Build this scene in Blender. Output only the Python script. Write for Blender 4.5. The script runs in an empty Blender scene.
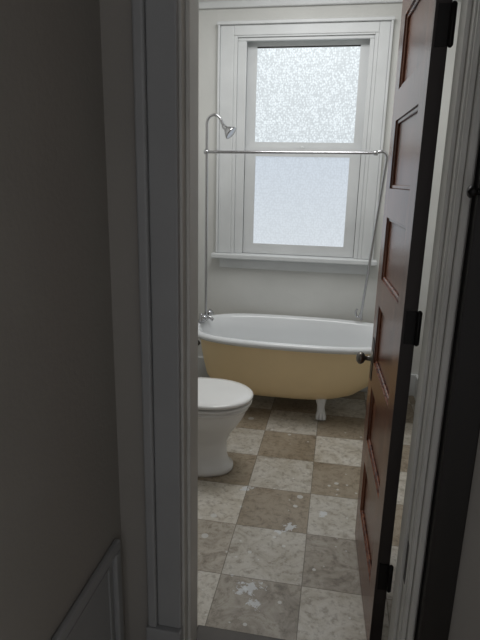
import bpy, bmesh, math
from mathutils import Vector, Matrix

scene=bpy.context.scene
scene.view_settings.view_transform='Standard'
scene.view_settings.look='None'

# ---------------------------------------------------------------- helpers
def lin(c):
    c=c/255.0
    return c/12.92 if c<=0.04045 else ((c+0.055)/1.055)**2.4
def rgb(r,g,b): return (lin(r),lin(g),lin(b),1)

def newmat(name):
    m=bpy.data.materials.new(name); m.use_nodes=True
    nt=m.node_tree; bs=nt.nodes['Principled BSDF']
    return m,nt,bs

def mat(name,col,rough=0.6,metal=0.0,var=0.12,scale=4.0,bump=0.0,bscale=40.0,stretch=None,spec=None):
    m,nt,bs=newmat(name)
    N=nt.nodes;L=nt.links
    tc=N.new('ShaderNodeTexCoord'); mp=N.new('ShaderNodeMapping')
    L.new(tc.outputs['Object'],mp.inputs['Vector'])
    if stretch: mp.inputs['Scale'].default_value=stretch
    nz=N.new('ShaderNodeTexNoise'); nz.inputs['Scale'].default_value=scale
    nz.inputs['Detail'].default_value=6
    L.new(mp.outputs['Vector'],nz.inputs['Vector'])
    cr=N.new('ShaderNodeValToRGB')
    cr.color_ramp.elements[0].position=0.3; cr.color_ramp.elements[1].position=0.7
    a=tuple(c*(1-var) for c in col[:3])+(1,); b=tuple(min(1,c*(1+var)) for c in col[:3])+(1,)
    cr.color_ramp.elements[0].color=a; cr.color_ramp.elements[1].color=b
    L.new(nz.outputs['Fac'],cr.inputs['Fac']); L.new(cr.outputs['Color'],bs.inputs['Base Color'])
    bs.inputs['Roughness'].default_value=rough; bs.inputs['Metallic'].default_value=metal
    if spec is not None: bs.inputs['Specular IOR Level'].default_value=spec
    if bump>0:
        n2=N.new('ShaderNodeTexNoise'); n2.inputs['Scale'].default_value=bscale; n2.inputs['Detail'].default_value=4
        L.new(mp.outputs['Vector'],n2.inputs['Vector'])
        bp=N.new('ShaderNodeBump'); bp.inputs['Strength'].default_value=bump; bp.inputs['Distance'].default_value=0.004
        L.new(n2.outputs['Fac'],bp.inputs['Height']); L.new(bp.outputs['Normal'],bs.inputs['Normal'])
    return m

def obj_from_bm(name,bm,mats,smooth=False,parent=None,bevel=0,bseg=2):
    me=bpy.data.meshes.new(name); bm.to_mesh(me); bm.free()
    for m in (mats if isinstance(mats,(list,tuple)) else [mats]): me.materials.append(m)
    o=bpy.data.objects.new(name,me); scene.collection.objects.link(o)
    if smooth:
        for p in me.polygons: p.use_smooth=True
    if bevel>0:
        b=o.modifiers.new('bev','BEVEL'); b.width=bevel; b.segments=bseg; b.limit_method='ANGLE'; b.angle_limit=math.radians(40)
    if parent: o.parent=parent
    return o

def add_box(bm,x0,x1,y0,y1,z0,z1,mi=0):
    vs=[bm.verts.new((x,y,z)) for x in (x0,x1) for y in (y0,y1) for z in (z0,z1)]
    for f in [(0,1,3,2),(4,6,7,5),(0,4,5,1),(2,3,7,6),(0,2,6,4),(1,5,7,3)]:
        fc=bm.faces.new([vs[i] for i in f]); fc.material_index=mi
def boxes(name,lst,mats,parent=None,bevel=0.0,bseg=2):
    bm=bmesh.new()
    for b in lst: add_box(bm,*b)
    bmesh.ops.recalc_face_normals(bm,faces=bm.faces)
    return obj_from_bm(name,bm,mats,parent=parent,bevel=bevel,bseg=bseg)
def empty(name,loc=(0,0,0)):
    e=bpy.data.objects.new(name,None); e.location=loc; scene.collection.objects.link(e); e.empty_display_size=0.1
    return e
def tube(name,pts,r,m,parent=None,cyc=False,smooth_curve=False):
    cu=bpy.data.curves.new(name,'CURVE'); cu.dimensions='3D'; cu.bevel_depth=r; cu.bevel_resolution=6; cu.use_fill_caps=True
    if smooth_curve:
        s=cu.splines.new('BEZIER'); s.bezier_points.add(len(pts)-1)
        for p,c in zip(s.bezier_points,pts): p.co=c; p.handle_left_type=p.handle_right_type='AUTO'
        s.resolution_u=16
    else:
        s=cu.splines.new('POLY'); s.points.add(len(pts)-1)
        for p,c in zip(s.points,pts): p.co=(*c,1)
    s.use_cyclic_u=cyc
    o=bpy.data.objects.new(name,cu); cu.materials.append(m); scene.collection.objects.link(o)
    dg=bpy.context.evaluated_depsgraph_get(); me=bpy.data.meshes.new_from_object(o.evaluated_get(dg))
    bpy.data.objects.remove(o)
    o=bpy.data.objects.new(name,me); scene.collection.objects.link(o)
    for p in me.polygons: p.use_smooth=True
    if parent: o.parent=parent
    return o
def lathe(name,prof,m,loc,axis=(0,0,1),seg=32,parent=None):
    """prof: list of (radius,height) along axis"""
    bm=bmesh.new(); rings=[]
    for r,h in prof:
        rings.append([bm.verts.new((max(r,1e-5)*math.cos(2*math.pi*i/seg),max(r,1e-5)*math.sin(2*math.pi*i/seg),h)) for i in range(seg)])
    for a,b in zip(rings,rings[1:]):
        for i in range(seg):
            bm.faces.new((a[i],a[(i+1)%seg],b[(i+1)%seg],b[i]))
    bm.faces.new(rings[0][::-1]); bm.faces.new(rings[-1])
    q=Vector((0,0,1)).rotation_difference(Vector(axis).normalized()).to_matrix().to_4x4()
    bmesh.ops.transform(bm,matrix=Matrix.Translation(loc)@q,verts=bm.verts)
    bmesh.ops.recalc_face_normals(bm,faces=bm.faces)
    return obj_from_bm(name,bm,m,smooth=True,parent=parent)
def outline(xl,xr,cy,hw,z,n=72,ex=2.6,exl=None):
    cx=(xl+xr)/2; hl=(xr-xl)/2; pts=[]
    for i in range(n):
        t=2*math.pi*i/n; c,s=math.cos(t),math.sin(t)
        e=(exl if (exl and c<0) else ex)
        pts.append((cx+hl*math.copysign(abs(c)**(2/e),c), cy+hw*math.copysign(abs(s)**(2/e),s), z))
    return pts
def loft(name,rings,mats,mis=None,parent=None,caps=(True,True),sub=0):
    bm=bmesh.new(); R=[[bm.verts.new(p) for p in r] for r in rings]; n=len(R[0])
    for k,(a,b) in enumerate(zip(R,R[1:])):
        for i in range(n):
            f=bm.faces.new((a[i],a[(i+1)%n],b[(i+1)%n],b[i]))
            if mis: f.material_index=mis[k]
    if caps[0]:
        f=bm.faces.new(R[0][::-1]); f.material_index=mis[0] if mis else 0
    if caps[1]:
        f=bm.faces.new(R[-1]); f.material_index=mis[-1] if mis else 0
    bmesh.ops.recalc_face_normals(bm,faces=bm.faces)
    o=obj_from_bm(name,bm,mats,smooth=True,parent=parent)
    return o

# ---------------------------------------------------------------- materials
M_wall=mat('wall_paint',rgb(210,210,206),0.7,var=0.05,scale=3,bump=0.15,bscale=60)
M_trim=mat('white_trim_paint',rgb(216,218,218),0.42,var=0.05,scale=5,bump=0.1,bscale=30)
M_dark=mat('reveal_shadow_gap',rgb(60,56,52),0.8)
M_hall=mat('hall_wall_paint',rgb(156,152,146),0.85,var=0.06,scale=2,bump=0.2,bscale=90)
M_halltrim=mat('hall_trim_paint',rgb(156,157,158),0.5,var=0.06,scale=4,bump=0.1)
M_jamb=mat('jamb_paint',rgb(200,199,194),0.5,var=0.08,scale=6,bump=0.15)
M_ceil=mat('ceiling_paint',rgb(215,214,210),0.8,var=0.03)
M_chrome=mat('chrome',rgb(190,190,192),0.22,metal=1.0,var=0.05)
M_porc=mat('porcelain',rgb(236,236,234),0.12,var=0.02,scale=3)
M_seatgap=mat('seat_gap_shade',rgb(110,108,104),0.7)  # dark filler colour paints the shade between seat and lid
M_enamel=mat('tub_enamel_white',rgb(228,230,231),0.2,var=0.03,scale=3)
M_cream=mat('tub_cream_paint',rgb(246,221,175),0.4,var=0.04,scale=3)
M_black=mat('black_iron',rgb(22,20,19),0.4,metal=0.6,var=0.1)
M_post=mat('dark_post_finish',rgb(26,22,20),0.5,var=0.2,scale=6,stretch=(6,6,0.5))  # near-black, streaked; fills the dark band right of the casing
M_thresh=mat('threshold_metal',rgb(70,66,62),0.45,metal=0.3,var=0.2,scale=8)
M_sock=mat('plumbing_dark',rgb(60,58,55),0.5,metal=0.5)
M_knob=mat('worn_nickel',rgb(120,116,110),0.3,metal=0.9,var=.1)
M_lightwall=mat('hall_right_paint',rgb(205,202,196),0.8,var=.04)

# varnished wood door
def wood(name,c1,c2,rough):
    m,nt,bs=newmat(name); N=nt.nodes;L=nt.links
    tc=N.new('ShaderNodeTexCoord'); mp=N.new('ShaderNodeMapping'); mp.inputs['Scale'].default_value=(14,14,1.2)
    L.new(tc.outputs['Object'],mp.inputs['Vector'])
    nz=N.new('ShaderNodeTexNoise'); nz.inputs['Scale'].default_value=3; nz.inputs['Detail'].default_value=8; nz.inputs['Distortion'].default_value=0.6
    L.new(mp.outputs['Vector'],nz.inputs['Vector'])
    cr=N.new('ShaderNodeValToRGB'); cr.color_ramp.elements[0].position=.36; cr.color_ramp.elements[1].position=.66
    cr.color_ramp.elements[0].color=c1; cr.color_ramp.elements[1].color=c2
    L.new(nz.outputs['Fac'],cr.inputs['Fac'])
    w=N.new('ShaderNodeTexNoise'); w.inputs['Scale'].default_value=22; w.inputs['Detail'].default_value=7; w.inputs['Roughness'].default_value=.75
    L.new(tc.outputs['Object'],w.inputs['Vector'])
    wr=N.new('ShaderNodeMapRange'); wr.inputs[1].default_value=.60; wr.inputs[2].default_value=.74; wr.inputs[3].default_value=0; wr.inputs[4].default_value=.35
    L.new(w.outputs['Fac'],wr.inputs[0])
    mx=N.new('ShaderNodeMix'); mx.data_type='RGBA'; L.new(wr.outputs[0],mx.inputs[0]); L.new(cr.outputs['Color'],mx.inputs[6]); mx.inputs[7].default_value=rgb(160,128,110)
    L.new(mx.outputs[2],bs.inputs['Base Color'])
    bs.inputs['Roughness'].default_value=rough
    bp=N.new('ShaderNodeBump'); bp.inputs['Strength'].default_value=.12; bp.inputs['Distance'].default_value=.002
    L.new(nz.outputs['Fac'],bp.inputs['Height']); L.new(bp.outputs['Normal'],bs.inputs['Normal'])
    return m
M_wood=wood('varnished_red_brown_wood',rgb(76,42,30),rgb(138,90,68),0.26)
M_edge=mat('door_edge_wood',rgb(34,25,22),0.5,var=.2)

# floor
def floor_mat():
    m,nt,bs=newmat('vinyl_checker_tile'); N=nt.nodes;L=nt.links
    T=.305
    def math_(op,a,b=None,c=None):
        n=N.new('ShaderNodeMath'); n.operation=op
        for i,v in enumerate((a,b,c)):
            if v is None: continue
            if isinstance(v,(int,float)): n.inputs[i].default_value=v
            else: L.new(v,n.inputs[i])
        return n.outputs[0]
    def mix(f,a,b,mode='MIX'):
        n=N.new('ShaderNodeMix'); n.data_type='RGBA'; n.blend_type=mode
        if isinstance(f,(int,float)): n.inputs[0].default_value=f
        else: L.new(f,n.inputs[0])
        for i,v in ((6,a),(7,b)):
            if isinstance(v,tuple): n.inputs[i].default_value=v
            else: L.new(v,n.inputs[i])
        return n.outputs[2]
    tc=N.new('ShaderNodeTexCoord'); sp=N.new('ShaderNodeSeparateXYZ'); L.new(tc.outputs['Object'],sp.inputs[0])
    u=math_('DIVIDE',math_('SUBTRACT',sp.outputs[0],-0.043-T*20),T); v=math_('DIVIDE',math_('SUBTRACT',sp.outputs[1],1.663-T*20),T)
    fu=math_('FLOOR',u); fv=math_('FLOOR',v)
    par=math_('MODULO',math_('ADD',fu,fv),2.0)   # odd = light
    cb=N.new('ShaderNodeCombineXYZ'); L.new(fu,cb.inputs[0]); L.new(fv,cb.inputs[1])
    wn=N.new('ShaderNodeTexWhiteNoise'); wn.noise_dimensions='2D'; L.new(cb.outputs[0],wn.inputs['Vector'])
    va=N.new('ShaderNodeVectorMath'); va.operation='MULTIPLY_ADD'
    L.new(wn.outputs['Color'],va.inputs[0]); va.inputs[1].default_value=(9,9,9); L.new(tc.outputs['Object'],va.inputs[2])
    n1=N.new('ShaderNodeTexNoise'); n1.inputs['Scale'].default_value=8; n1.inputs['Detail'].default_value=9; n1.inputs['Roughness'].default_value=.7; n1.inputs['Distortion'].default_value=1.4
    L.new(va.outputs[0],n1.inputs['Vector'])
    n2=N.new('ShaderNodeTexNoise'); n2.inputs['Scale'].default_value=38; n2.inputs['Detail'].default_value=6; n2.inputs['Roughness'].default_value=.7
    L.new(va.outputs[0],n2.inputs['Vector'])
    def ramp(src,e):
        r=N.new('ShaderNodeValToRGB')
        while len(r.color_ramp.elements)<len(e): r.color_ramp.elements.new(.5)
        for el,(p,c) in zip(r.color_ramp.elements,e): el.position=p; el.color=c
        L.new(src,r.inputs[0]); return r.outputs[0]
    light=ramp(n1.outputs['Fac'],[(.3,rgb(160,152,139)),(.43,rgb(192,186,174)),(.58,rgb(208,204,195)),(.72,rgb(178,170,157))])
    darkA=ramp(n1.outputs['Fac'],[(.3,rgb(130,122,110)),(.44,rgb(158,150,138)),(.56,rgb(178,171,159)),(.7,rgb(142,134,121))])
    brown=ramp(n1.outputs['Fac'],[(.3,rgb(128,113,94)),(.5,rgb(166,153,133)),(.7,rgb(144,129,109))])
    far=math_('GREATER_THAN',fv,20.5)
    dark=mix(math_('MULTIPLY',far,0.8),darkA,brown)
    col=mix(par,dark,light)
    sp2=ramp(n2.outputs['Fac'],[(.36,(.55,.52,.49,1)),(.5,(1,1,1,1)),(1,(1,1,1,1))])
    col=mix(.75,col,sp2,'MULTIPLY')
    n3=N.new('ShaderNodeTexNoise'); n3.inputs['Scale'].default_value=3.2; n3.inputs['Detail'].default_value=8; n3.inputs['Roughness'].default_value=.7
    L.new(tc.outputs['Object'],n3.inputs['Vector'])
    gr=ramp(n3.outputs['Fac'],[(.35,(.78,.75,.70,1)),(.55,(1,1,1,1)),(1,(1,1,1,1))])
    col=mix(.8,col,gr,'MULTIPLY')
    tv=math_('MULTIPLY_ADD',wn.outputs['Value'],.20,.89)
    tvc=N.new('ShaderNodeCombineColor'); [L.new(tv,tvc.inputs[i]) for i in range(3)]
    col=mix(1.0,col,tvc.outputs[0],'MULTIPLY')
    # paint spots and scuffs
    for sc,th in ((11,.27),(23,.24)):
        vo=N.new('ShaderNodeTexVoronoi'); vo.inputs['Scale'].default_value=sc; L.new(tc.outputs['Object'],vo.inputs['Vector'])
        vsz=N.new('ShaderNodeSeparateColor'); L.new(vo.outputs['Color'],vsz.inputs[0])
        vd=math_('ADD',vo.outputs['Distance'],math_('MULTIPLY',n2.outputs['Fac'],.12))
        spot=math_('MULTIPLY',math_('LESS_THAN',vd,math_('MULTIPLY',math_('POWER',vsz.outputs[0],2.0),th)),.65)
        col=mix(spot,col,rgb(214,215,213))
    for (sx,sy,sr) in ((-0.225,1.62,.06),(-0.205,1.545,.04),(-.26,1.60,.04),(-0.117,2.0,.045),(-.16,1.96,.03),(-.35,2.25,.04),(.02,2.12,.03)):
        d=N.new('ShaderNodeVectorMath'); d.operation='DISTANCE'; L.new(tc.outputs['Object'],d.inputs[0]); d.inputs[1].default_value=(sx,sy,0)
        dd=math_('ADD',math_('DIVIDE',d.outputs['Value'],sr),math_('MULTIPLY',n2.outputs['Fac'],3.6))
        mk=math_('MULTIPLY',math_('LESS_THAN',dd,2.3),.68)
        col=mix(mk,col,rgb(220,224,227))
    eu=math_('ABSOLUTE',math_('SUBTRACT',math_('FRACT',u),.5)); ev=math_('ABSOLUTE',math_('SUBTRACT',math_('FRACT',v),.5))
    seam=math_('GREATER_THAN',math_('MAXIMUM',eu,ev),.4945)
    col=mix(math_('MULTIPLY',seam,.7),col,rgb(86,76,64))
    L.new(col,bs.inputs['Base Color'])
    L.new(math_('MULTIPLY_ADD',n1.outputs['Fac'],.3,.25),bs.inputs['Roughness'])
    bp=N.new('ShaderNodeBump'); bp.inputs['Strength'].default_value=.15; bp.inputs['Distance'].default_value=.002
    L.new(math_('SUBTRACT',n2.outputs['Fac'],seam),bp.inputs['Height']); L.new(bp.outputs['Normal'],bs.inputs['Normal'])
    return m
M_floor=floor_mat()

# obscure glass, daylight painted in as emission
def glass_mat(name,base,strength,pat,scale,z0,z1,lowcol):
    m,nt,bs=newmat(name); N=nt.nodes;L=nt.links
    tc=N.new('ShaderNodeTexCoord')
    mp=N.new('ShaderNodeMapping'); mp.inputs['Scale'].default_value=(1,1,.75); L.new(tc.outputs['Object'],mp.inputs['Vector'])
    vo=N.new('ShaderNodeTexVoronoi'); vo.inputs['Scale'].default_value=scale; vo.feature='SMOOTH_F1'; vo.inputs['Smoothness'].default_value=.5; vo.inputs['Randomness'].default_value=.7
    nz=N.new('ShaderNodeTexNoise'); nz.inputs['Scale'].default_value=scale*.4; nz.inputs['Detail'].default_value=1; nz.inputs['Distortion'].default_value=1.0
    L.new(mp.outputs[0],vo.inputs['Vector']); L.new(mp.outputs[0],nz.inputs['Vector'])
    ad=N.new('ShaderNodeMath'); ad.operation='MULTIPLY_ADD'; L.new(nz.outputs['Fac'],ad.inputs[0]); ad.inputs[1].default_value=.4; L.new(vo.outputs['Distance'],ad.inputs[2])
    mr=N.new('ShaderNodeMapRange'); mr.inputs[1].default_value=.35; mr.inputs[2].default_value=.85; mr.inputs[3].default_value=1+pat*.3; mr.inputs[4].default_value=1-pat
    L.new(ad.outputs[0],mr.inputs[0])
    sp=N.new('ShaderNodeSeparateXYZ'); L.new(tc.outputs['Object'],sp.inputs[0])
    gr=N.new('ShaderNodeMapRange'); gr.inputs[1].default_value=z0; gr.inputs[2].default_value=z1; L.new(sp.outputs[2],gr.inputs[0])
    mx=N.new('ShaderNodeMix'); mx.data_type='RGBA'; L.new(gr.outputs[0],mx.inputs[0]); mx.inputs[6].default_value=lowcol; mx.inputs[7].default_value=base
    ms=N.new('ShaderNodeMath'); ms.operation='MULTIPLY'; L.new(mr.outputs[0],ms.inputs[0]); ms.inputs[1].default_value=strength
    L.new(mx.outputs[2],bs.inputs['Emission Color']); L.new(ms.outputs[0],bs.inputs['Emission Strength'])
    bs.inputs['Base Color'].default_value=rgb(90,95,100); bs.inputs['Roughness'].default_value=.35
    return m
M_glassU=glass_mat('obscure_glass_upper',rgb(223,231,234),1.12,.30,95,1.69,2.29,rgb(216,224,228))
M_glassL=glass_mat('obscure_glass_lower',rgb(192,201,211),1.05,.10,85,1.02,1.62,rgb(204,211,217))

# ---------------------------------------------------------------- room shell
XL,XR=-1.12,.62; BY=3.66; DY0,DY1=1.25,1.40; H=2.75
boxes('floor',[(-1.3,.8,-.6,3.8,-.05,0)],M_floor)
boxes('ceiling',[(-1.3,.8,-.6,3.8,H,H+.05)],M_ceil)
WX0,WX1,WZ0,WZ1=-.73,.165,.90,2.345   # rough opening
boxes('wall_back',[(XL,WX0,BY,BY+.14,0,H),(WX1,XR,BY,BY+.14,0,H),(WX0,WX1,BY,BY+.14,0,WZ0),(WX0,WX1,BY,BY+.14,WZ1,H)],M_wall)
boxes('wall_left',[(XL-.1,XL,DY1,BY+.14,0,H)],M_wall)
boxes('wall_right',[(XR,XR+.1,DY1,BY+.14,0,H)],M_wall)
JL,JR=-.37,.24; DH=2.06
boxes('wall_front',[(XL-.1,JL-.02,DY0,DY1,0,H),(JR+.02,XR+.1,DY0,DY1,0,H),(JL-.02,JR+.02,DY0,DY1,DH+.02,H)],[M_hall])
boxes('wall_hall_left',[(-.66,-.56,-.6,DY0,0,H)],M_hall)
boxes('wall_hall_right',[(.60,.70,-.6,DY0,0,H)],M_lightwall)
boxes('baseboard_back',[(XL,XR,BY-.02,BY-.0005,0,.16)],M_trim,bevel=.004)
boxes('baseboard_right',[(XR-.018,XR-.0005,DY1+.02,BY-.022,0,.16)],M_trim,bevel=.004)
boxes('trim_picture_rail',[(XL,XR,BY-.02,BY-.0005,2.49,2.53)],M_trim,bevel=.006)
boxes('threshold',[(JL,JR,DY0-.02,DY1+.005,.0005,.012)],M_thresh,bevel=.004)

# ---------------------------------------------------------------- window
w=empty('window_1',(0,0,0))
cf=BY-.022
boxes('casing',[(-.82,WX0,cf,BY-.0005,.949,2.39)],M_trim,w,.004)
boxes('casing_r',[(WX1,.23,cf,BY-.0005,.949,2.39)],M_trim,w,.004)
boxes('casing_head',[(WX0+.0005,WX1-.0005,cf,BY-.0005,2.33,2.39)],M_trim,w,.003)
boxes('backband_l',[(-.835,-.8205,cf-.014,BY-.0005,.949,2.39)],M_trim,w,.003)
boxes('backband_r',[(.2305,.245,cf-.014,BY-.0005,.949,2.39)],M_trim,w,.003)
boxes('backband_top',[(-.84,.25,cf-.016,BY-.0005,2.3905,2.41)],M_trim,w,.003)
boxes('jamb_frame_l',[(WX0+.0005,WX0+.022,BY-.019,BY+.13,.949,2.3295)],M_trim,w,.002)
boxes('jamb_frame_r',[(WX1-.022,WX1-.0005,BY-.019,BY+.13,.949,2.3295)],M_trim,w,.002)
boxes('jamb_frame_top',[(WX0+.0225,WX1-.0225,BY-.019,BY+.13,2.32,2.3295)],M_trim,w,.002)
boxes('stop_l',[(WX0+.0225,-.65,BY-.008,BY+.012,.949,2.300)],M_trim,w,.003)
boxes('stop_r',[(.115,WX1-.0225,BY-.008,BY+.012,.949,2.300)],M_trim,w,.003)
boxes('stop_top',[(WX0+.0225,WX1-.0225,BY-.008,BY+.012,2.3005,2.3195)],M_trim,w,.003)
boxes('stool',[(-.86,.27,BY-.075,BY+.13,.915,.948)],M_trim,w,.008,3)
boxes('apron',[(-.81,.22,BY-.02,BY-.0005,.845,.9145)],M_trim,w,.004)
ys=BY+.016
boxes('lower_sash',[(-.648,-.578,ys,ys+.03,.952,1.655),(.043,.112,ys,ys+.03,.952,1.655),(-.578,.043,ys+.0005,ys+.03,.952,1.02),(-.578,.043,ys+.0005,ys+.03,1.602,1.655)],M_trim,w,0)
boxes('lower_sash_glass',[(-.578,.043,ys+.012,ys+.018,1.02,1.602)],M_glassL,w)
yu=BY+.055
boxes('upper_sash',[(-.655,-.592,yu,yu+.03,1.63,2.335),(.062,.13,yu,yu+.03,1.63,2.335),(-.592,.062,yu+.0005,yu+.03,2.28,2.335),(-.592,.062,yu+.0005,yu+.03,1.63,1.695)],M_trim,w,0)
boxes('upper_sash_glass',[(-.592,.062,yu+.012,yu+.018,1.695,2.28)],M_glassU,w)
boxes('sash_gap',[(-.655,-.6485,ys+.002,ys+.03,.952,1.63),(.1125,.12,ys+.002,ys+.03,.952,1.63),(-.592,.062,yu+.008,yu+.0115,2.272,2.28)],M_dark,w)
boxes('outer_blank',[(WX0,-.655,yu+.03,yu+.05,.952,2.335),(.13,WX1,yu+.03,yu+.05,.952,2.335)],M_trim,w)
lathe('sash_lock',[(.012,0),(.014,.006),(.008,.014),(0,.016)],M_trim,(-.27,ys+.015,1.655),parent=w)

# ---------------------------------------------------------------- clawfoot tub
tub=empty('clawfoot_bathtub',(0,0,0))
CY=3.265
lv=[ # xl,xr,hw,z,mat
 (-.60,.02,.10,.112,0),(-.68,.10,.16,.125,0),(-.745,.19,.215,.165,0),(-.785,.27,.255,.23,0),(-.805,.34,.28,.32,0),(-.82,.395,.298,.41,0),(-.828,.43,.308,.485,0),
 (-.832,.44,.312,.502,1),(-.866,.49,.342,.498,1),(-.878,.502,.352,.508,1),(-.880,.505,.354,.520,1),(-.872,.497,.347,.532,1),(-.855,.48,.331,.537,1),(-.835,.46,.312,.532,1),(-.823,.445,.300,.518,1),
 (-.80,.40,.280,.44,1),(-.785,.34,.262,.34,1),(-.76,.25,.235,.24,1),(-.70,.14,.19,.18,1),(-.6,.02,.11,.165,1)]
rings=[outline(a,b,CY,c,z,96,2.5,3.2) for a,b,c,z,_ in lv]
mis=[l[4] for l in lv][1:]
loft('tub_shell',rings,[M_cream,M_enamel],mis,tub)
def foot(name,x,y,sx,sy):
    pr=[(.095,.05,.27,0),(.088,.05,.22,.0),(.07,.042,.17,.01),(.046,.034,.125,.028),(.032,.028,.085,.036),(.034,.032,.05,.04),(.044,.040,.028,.044),(.046,.042,.012,.046),(.038,.034,0.001,.046)]
    rs=[]
    for a,b,z,o in pr[::-1]:
        rs.append([(x+sx*o*.4+a*.75*math.cos(2*math.pi*i/24),y+sy*(o-.028)+b*.8*math.sin(2*math.pi*i/24),z) for i in range(24)])
    loft(name,rs,M_enamel,None,tub)
    for k in (-1,0,1):
        tube(name+'_toe%d'%(k+2),[(x+k*.014+sx*.018,y+sy*.012,.06),(x+k*.020+sx*.018,y+sy*.046,.034),(x+k*.022+sx*.018,y+sy*.054,.012)],.010,M_enamel,tub,smooth_curve=True)
foot('foot_front_right',-.045,3.135,1,-1); foot('foot_front_left',-.60,3.135,-1,-1)
foot('foot_back_right',-.045,3.395,1,1); foot('foot_back_left',-.60,3.395,-1,1)
lathe('drain',[(.0,0),(.03,0),(.03,.006),(.02,.008),(0,.008)],M_chrome,(-.62,CY,.166),parent=tub)
tube('waste_pipe',[(-.86,CY,.40),(-.90,CY,.36),(-.90,CY,.002)],.018,M_sock,tub,smooth_curve=False)
lathe('overflow_plate',[(0,0),(.035,0),(.034,.006),(0,.01)],M_chrome,(-.806,CY,.42),axis=(1,0,0),parent=tub)

# ---------------------------------------------------------------- shower set
sh=empty('shower_riser_with_rod',(0,0,0))
rx,ry=-.812,3.265
ARC=[(rx,ry,.56),(rx,ry,1.72)]
for i in range(0,13):
    t=math.pi*i/12*.86
    ARC.append((rx+.045-.045*math.cos(t),ry,1.765+.05*math.sin(t)))
ARC+= [(rx+.105,ry,1.745)]
tube('riser_pipe',ARC,.0085,M_chrome,sh)
lathe('shower_head',[(.010,0),(.014,.012),(.013,.025),(.022,.035),(.040,.062),(.042,.070),(.036,.073),(0,.074)],M_chrome,(rx+.098,ry,1.756),axis=(.75,-.15,-.62),parent=sh)
tube('front_rod',[(rx,ry,1.605),(.185,ry,1.612)],.0085,M_chrome,sh)
tube('elbow',[(.175,ry,1.612),(.225,ry,1.618),(.246,ry+.004,1.60),(.250,ry+.01,1.575)],.0095,M_chrome,sh,smooth_curve=True)
tube('strut',[(.250,ry+.008,1.585),(.190,3.52,.60)],.0085,M_chrome,sh)
tube('strut_hook',[(.190,3.52,.61),(.17,3.53,.575),(.155,3.53,.60),(.16,3.53,.63)],.007,M_chrome,sh,smooth_curve=True)
tube('strut_foot',[(.190,3.52,.61),(.195,3.565,.55)],.009,M_chrome,sh)
for nm,p,ax in (('coupling_left',(rx-.016,ry,1.605),(1,0,0)),('coupling_right',(.17,ry,1.612),(1,0,0))):
    lathe(nm,[(.011,0),(.014,.004),(.014,.022),(.011,.026)],M_chrome,p,axis=ax,parent=sh)
lathe('riser_base',[(.026,0),(.024,.012),(.014,.02),(.014,.05),(.01,.055)],M_chrome,(rx-.03,ry,.54),parent=sh)
tube('faucet_body',[(rx,ry-.07,.575),(rx,ry+.07,.575)],.012,M_chrome,sh)
for s in (-1,1):
    lathe('valve_%d'%(s+2),[(.012,0),(.010,.010),(.008,.018),(.022,.022),(.023,.030),(.012,.034),(0,.036)],M_chrome,(rx,ry+s*.07,.575),axis=(.6,-.2,.6),parent=sh)
tube('spout',[(rx,ry,.575),(rx+.03,ry,.572),(rx+.05,ry,.555)],.010,M_chrome,sh,smooth_curve=True)

# ---------------------------------------------------------------- toilet
to=empty('toilet',(0,0,0)); TY=2.41; DZ=-.018
def tr(tip,back,hw,z,ex=2.1): return outline(back,tip,TY,hw,z,64,ex,2.8)
loft('bowl_and_base',[tr(-.455,-.86,.118,.0008),tr(-.45,-.86,.12,.012),tr(-.452,-.86,.118,.030),tr(-.472,-.86,.102,.042),tr(-.485,-.86,.092,.09),tr(-.486,-.86,.088,.15),tr(-.468,-.86,.10,.20),tr(-.435,-.87,.130,.25),tr(-.405,-.88,.155,.295),tr(-.388,-.89,.167,.335),tr(-.382,-.90,.171,.348),tr(-.376,-.90,.177,.352),tr(-.376,-.90,.177,.366),tr(-.384,-.90,.171,.371)],M_porc,None,to)
def egg(tip,back,hw,z): return outline(back,tip,TY,hw,z+DZ,64,2.05,2.6)
loft('seat',[egg(-.375,-.80,.172,.3935),egg(-.362,-.805,.184,.396),egg(-.362,-.805,.184,.405),egg(-.368,-.80,.179,.4085)],M_porc,None,to)
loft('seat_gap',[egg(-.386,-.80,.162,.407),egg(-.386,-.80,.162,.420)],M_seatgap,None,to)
loft('lid',[egg(-.372,-.80,.174,.417),egg(-.359,-.805,.187,.420),egg(-.357,-.806,.189,.432),egg(-.366,-.80,.180,.439),egg(-.40,-.78,.15,.4425),egg(-.5,-.7,.07,.4435)],M_porc,None,to)
for s in (-1,1): tube('hinge_%d'%(s+2),[(-.815,TY+s*.07-.02,.402),(-.815,TY+s*.07+.02,.402)],.013,M_porc,to)
boxes('tank',[(-1.10,-.91,TY-.235,TY+.235,.36,.74)],M_porc,to,.03,4)
boxes('tank_lid',[(-1.112,-.90,TY-.245,TY+.245,.742,.775)],M_porc,to,.012,3)
tube('flush_lever',[(-.91,TY-.18,.69),(-.895,TY-.18,.69),(-.89,TY-.11,.68)],.007,M_chrome,to)

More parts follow.
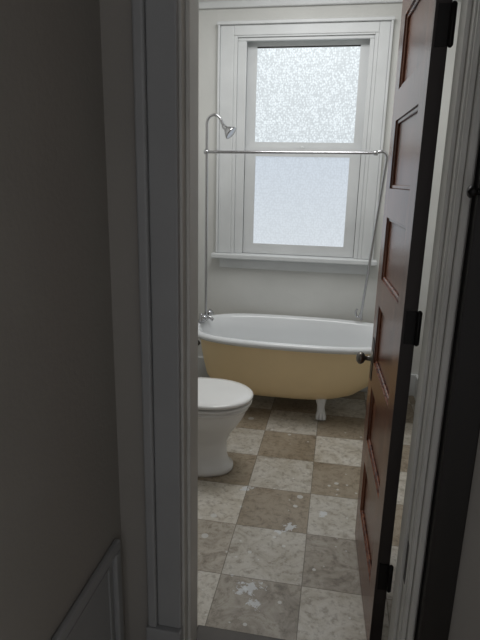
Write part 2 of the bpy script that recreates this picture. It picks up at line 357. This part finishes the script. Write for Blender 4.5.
# ---------------------------------------------------------------- bathroom door (open)
d=empty('door_1',(0,0,0))
DL,TH=.59,.036; DT=2.045
hp=Vector((.202,1.408,0)); fp=Vector((.175,1.995,0)); ang=math.atan2(fp.y-hp.y,fp.x-hp.x)
pan=[(.19+.31*k,.19+.31*k+.215) for k in range(6)]
lst=[(0.002,.095,-TH/2,TH/2,.012,DT),(DL-.095,DL,-TH/2,TH/2,.012,DT)]
zs=[.012]+[z for p in pan for z in p]+[DT]
for k in range(0,len(zs),2): lst.append((.095,DL-.095,-TH/2,TH/2,zs[k],zs[k+1]))
boxes('stiles_and_rails',lst,M_wood,d,0)
boxes('panels',[(.095,DL-.095,-.006,.006,a,b) for a,b in pan],M_wood,d,0)
mold=[]
for a,b in pan:
    for s in (-1,1):
        y0,y1=(s*.006,s*.013) if s>0 else (-.013,-.006)
        mold+= [(.095,.107,y0,y1,a,b),(DL-.107,DL-.095,y0,y1,a,b),(.107,DL-.107,y0,y1,a,a+.012),(.107,DL-.107,y0,y1,b-.012,b)]
boxes('panel_mouldings',mold,M_wood,d,.003)
boxes('hinge_edge',[(-.0005,.002,-TH/2,TH/2,.012,DT)],M_edge,d,0)
for s in (1,-1):
    lathe('knob_%d'%(s+2),[(.026,0),(.026,.003),(.011,.006),(.008,.026),(.018,.032),(.024,.042),(.023,.050),(.013,.058),(0,.060)],M_knob,(DL-.055,s*TH/2,.812),axis=(0,s,0),parent=d)
boxes('lock_plate',[(DL-.078,DL-.032,TH/2,TH/2+.002,.73,.89)],M_black,d,.001)
boxes('latch_plate',[(DL-.0005,DL+.0015,-.011,.011,.75,.89)],M_sock,d,0)
d.location=hp; d.rotation_euler=(0,0,ang)
for zc in (.30,1.08,1.80):
    lathe('hinge_knuckle_%d'%(zc*100),[(.003,-.048),(.007,-.043),(.007,.043),(.003,.048)],M_black,(-.006,-TH/2-.004,zc),parent=d)
    boxes('hinge_leaf_%d'%(zc*100),[(-.003,-.0006,-TH/2,TH/2-.006,zc-.045,zc+.045)],M_black,d,0)

# ---------------------------------------------------------------- door frame
f=empty('trim_door_frame',(0,0,0))
boxes('jamb_left',[(JL-.02,JL,DY0,DY1,0,DH)],M_jamb,f,.002)
boxes('jamb_right',[(JR,JR+.02,DY0,DY1,0,DH)],M_jamb,f,.002)
boxes('jamb_head',[(JL-.02,JR+.02,DY0,DY1,DH,DH+.02)],M_jamb,f,.002)
boxes('stop_left',[(JL,JL+.010,DY0+.03,DY1-.045,.012,DH)],M_jamb,f,.002)
boxes('stop_right',[(JR-.010,JR,DY0+.03,DY1-.045,.012,DH)],M_jamb,f,.002)
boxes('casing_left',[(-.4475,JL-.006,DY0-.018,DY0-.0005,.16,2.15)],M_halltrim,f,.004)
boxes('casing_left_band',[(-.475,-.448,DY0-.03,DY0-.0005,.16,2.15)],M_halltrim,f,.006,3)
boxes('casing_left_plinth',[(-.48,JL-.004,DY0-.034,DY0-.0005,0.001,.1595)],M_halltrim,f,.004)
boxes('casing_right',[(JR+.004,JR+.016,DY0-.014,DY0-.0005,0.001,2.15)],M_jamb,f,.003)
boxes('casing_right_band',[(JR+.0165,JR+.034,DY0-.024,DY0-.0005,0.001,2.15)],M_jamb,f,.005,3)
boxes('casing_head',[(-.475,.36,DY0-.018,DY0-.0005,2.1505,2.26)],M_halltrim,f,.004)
boxes('bath_casing_right',[(JR+.012,JR+.10,DY1+.0005,DY1+.018,0.001,2.15)],M_trim,f,.004)
boxes('bath_casing_left',[(JL-.10,JL-.012,DY1+.0005,DY1+.018,0.001,2.15)],M_trim,f,.004)
boxes('strike_mortise',[(JR-.001,JR+.001,DY0+.006,DY0+.028,.41,.53)],M_black,f,0)
dp=empty('trim_dark_post')
boxes('post',[(.280,.354,DY0-.05,DY0-.0005,0.001,2.6)],M_post,dp,.004)
tube('bolt_rod',[(.268,1.185,1.435),(.325,1.185,1.435)],.007,M_black,dp)
lathe('bolt_knob',[(.004,0),(.004,.010),(.011,.014),(.013,.022),(0,.030)],M_black,(.28,1.185,1.435),axis=(-1,-.5,.0),parent=dp)
boxes('bolt_plate',[(.290,.340,1.192,1.1995,1.40,1.47)],M_black,dp,.002)

# ---------------------------------------------------------------- wainscot panel on the hall wall
v=empty('trim_wainscot_panel',(0,0,0))
vy0,vy1,vz0,vz1=.35,1.205,.02,.465; vx=-.56; fw=.032
fr=[(vy0,vy1,vz1-fw,vz1),(vy0,vy1,vz0,vz0+fw),(vy0,vy0+fw,vz0+fw+.0005,vz1-fw-.0005),(vy1-fw,vy1,vz0+fw+.0005,vz1-fw-.0005)]
for i,(a,b,c,e) in enumerate(fr):
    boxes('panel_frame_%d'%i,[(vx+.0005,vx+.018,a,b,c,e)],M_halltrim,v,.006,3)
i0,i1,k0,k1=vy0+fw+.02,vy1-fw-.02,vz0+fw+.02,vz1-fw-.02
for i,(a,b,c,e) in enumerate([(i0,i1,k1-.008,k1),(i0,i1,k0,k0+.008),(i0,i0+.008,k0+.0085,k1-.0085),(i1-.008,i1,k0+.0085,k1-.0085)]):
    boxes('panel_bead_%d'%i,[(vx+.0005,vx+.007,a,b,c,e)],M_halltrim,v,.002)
boxes('panel_field',[(vx+.0002,vx+.003,vy0+.01,vy1-.01,vz0+.01,vz1-.01)],M_halltrim,v,0)

# ---------------------------------------------------------------- lights
def area(name,loc,rot,sx,sy,p,col):
    l=bpy.data.lights.new(name,'AREA'); l.shape='RECTANGLE'; l.size=sx; l.size_y=sy; l.energy=p; l.color=col
    o=bpy.data.objects.new(name,l); o.location=loc; o.rotation_euler=rot; scene.collection.objects.link(o); return o
area('ceiling_light',(-.25,2.6,H-.03),(0,0,0),.8,.8,18.5,(.99,.995,1.0))
wd=bpy.data.worlds.new('world'); scene.world=wd; wd.use_nodes=True
bg=wd.node_tree.nodes['Background']; bg.inputs[0].default_value=(.97,.97,1,1); bg.inputs[1].default_value=.48

# ---------------------------------------------------------------- camera
p,y,r=.259,.177,.023
F=Vector((-math.sin(y)*math.cos(p),math.cos(y)*math.cos(p),-math.sin(p)))
R0=Vector((math.cos(y),math.sin(y),0)); U0=R0.cross(F)
R=R0*math.cos(r)+U0*math.sin(r); U=U0*math.cos(r)-R0*math.sin(r)
cam=bpy.data.cameras.new('camera'); co=bpy.data.objects.new('camera',cam); scene.collection.objects.link(co)
m=Matrix.Identity(4)
for i in range(3): m[i][0]=R[i]; m[i][1]=U[i]; m[i][2]=-F[i]
m[2][3]=1.448; co.matrix_world=m
cam.sensor_width=36; cam.lens=530.0/640*36; cam.clip_start=.02
scene.camera=co
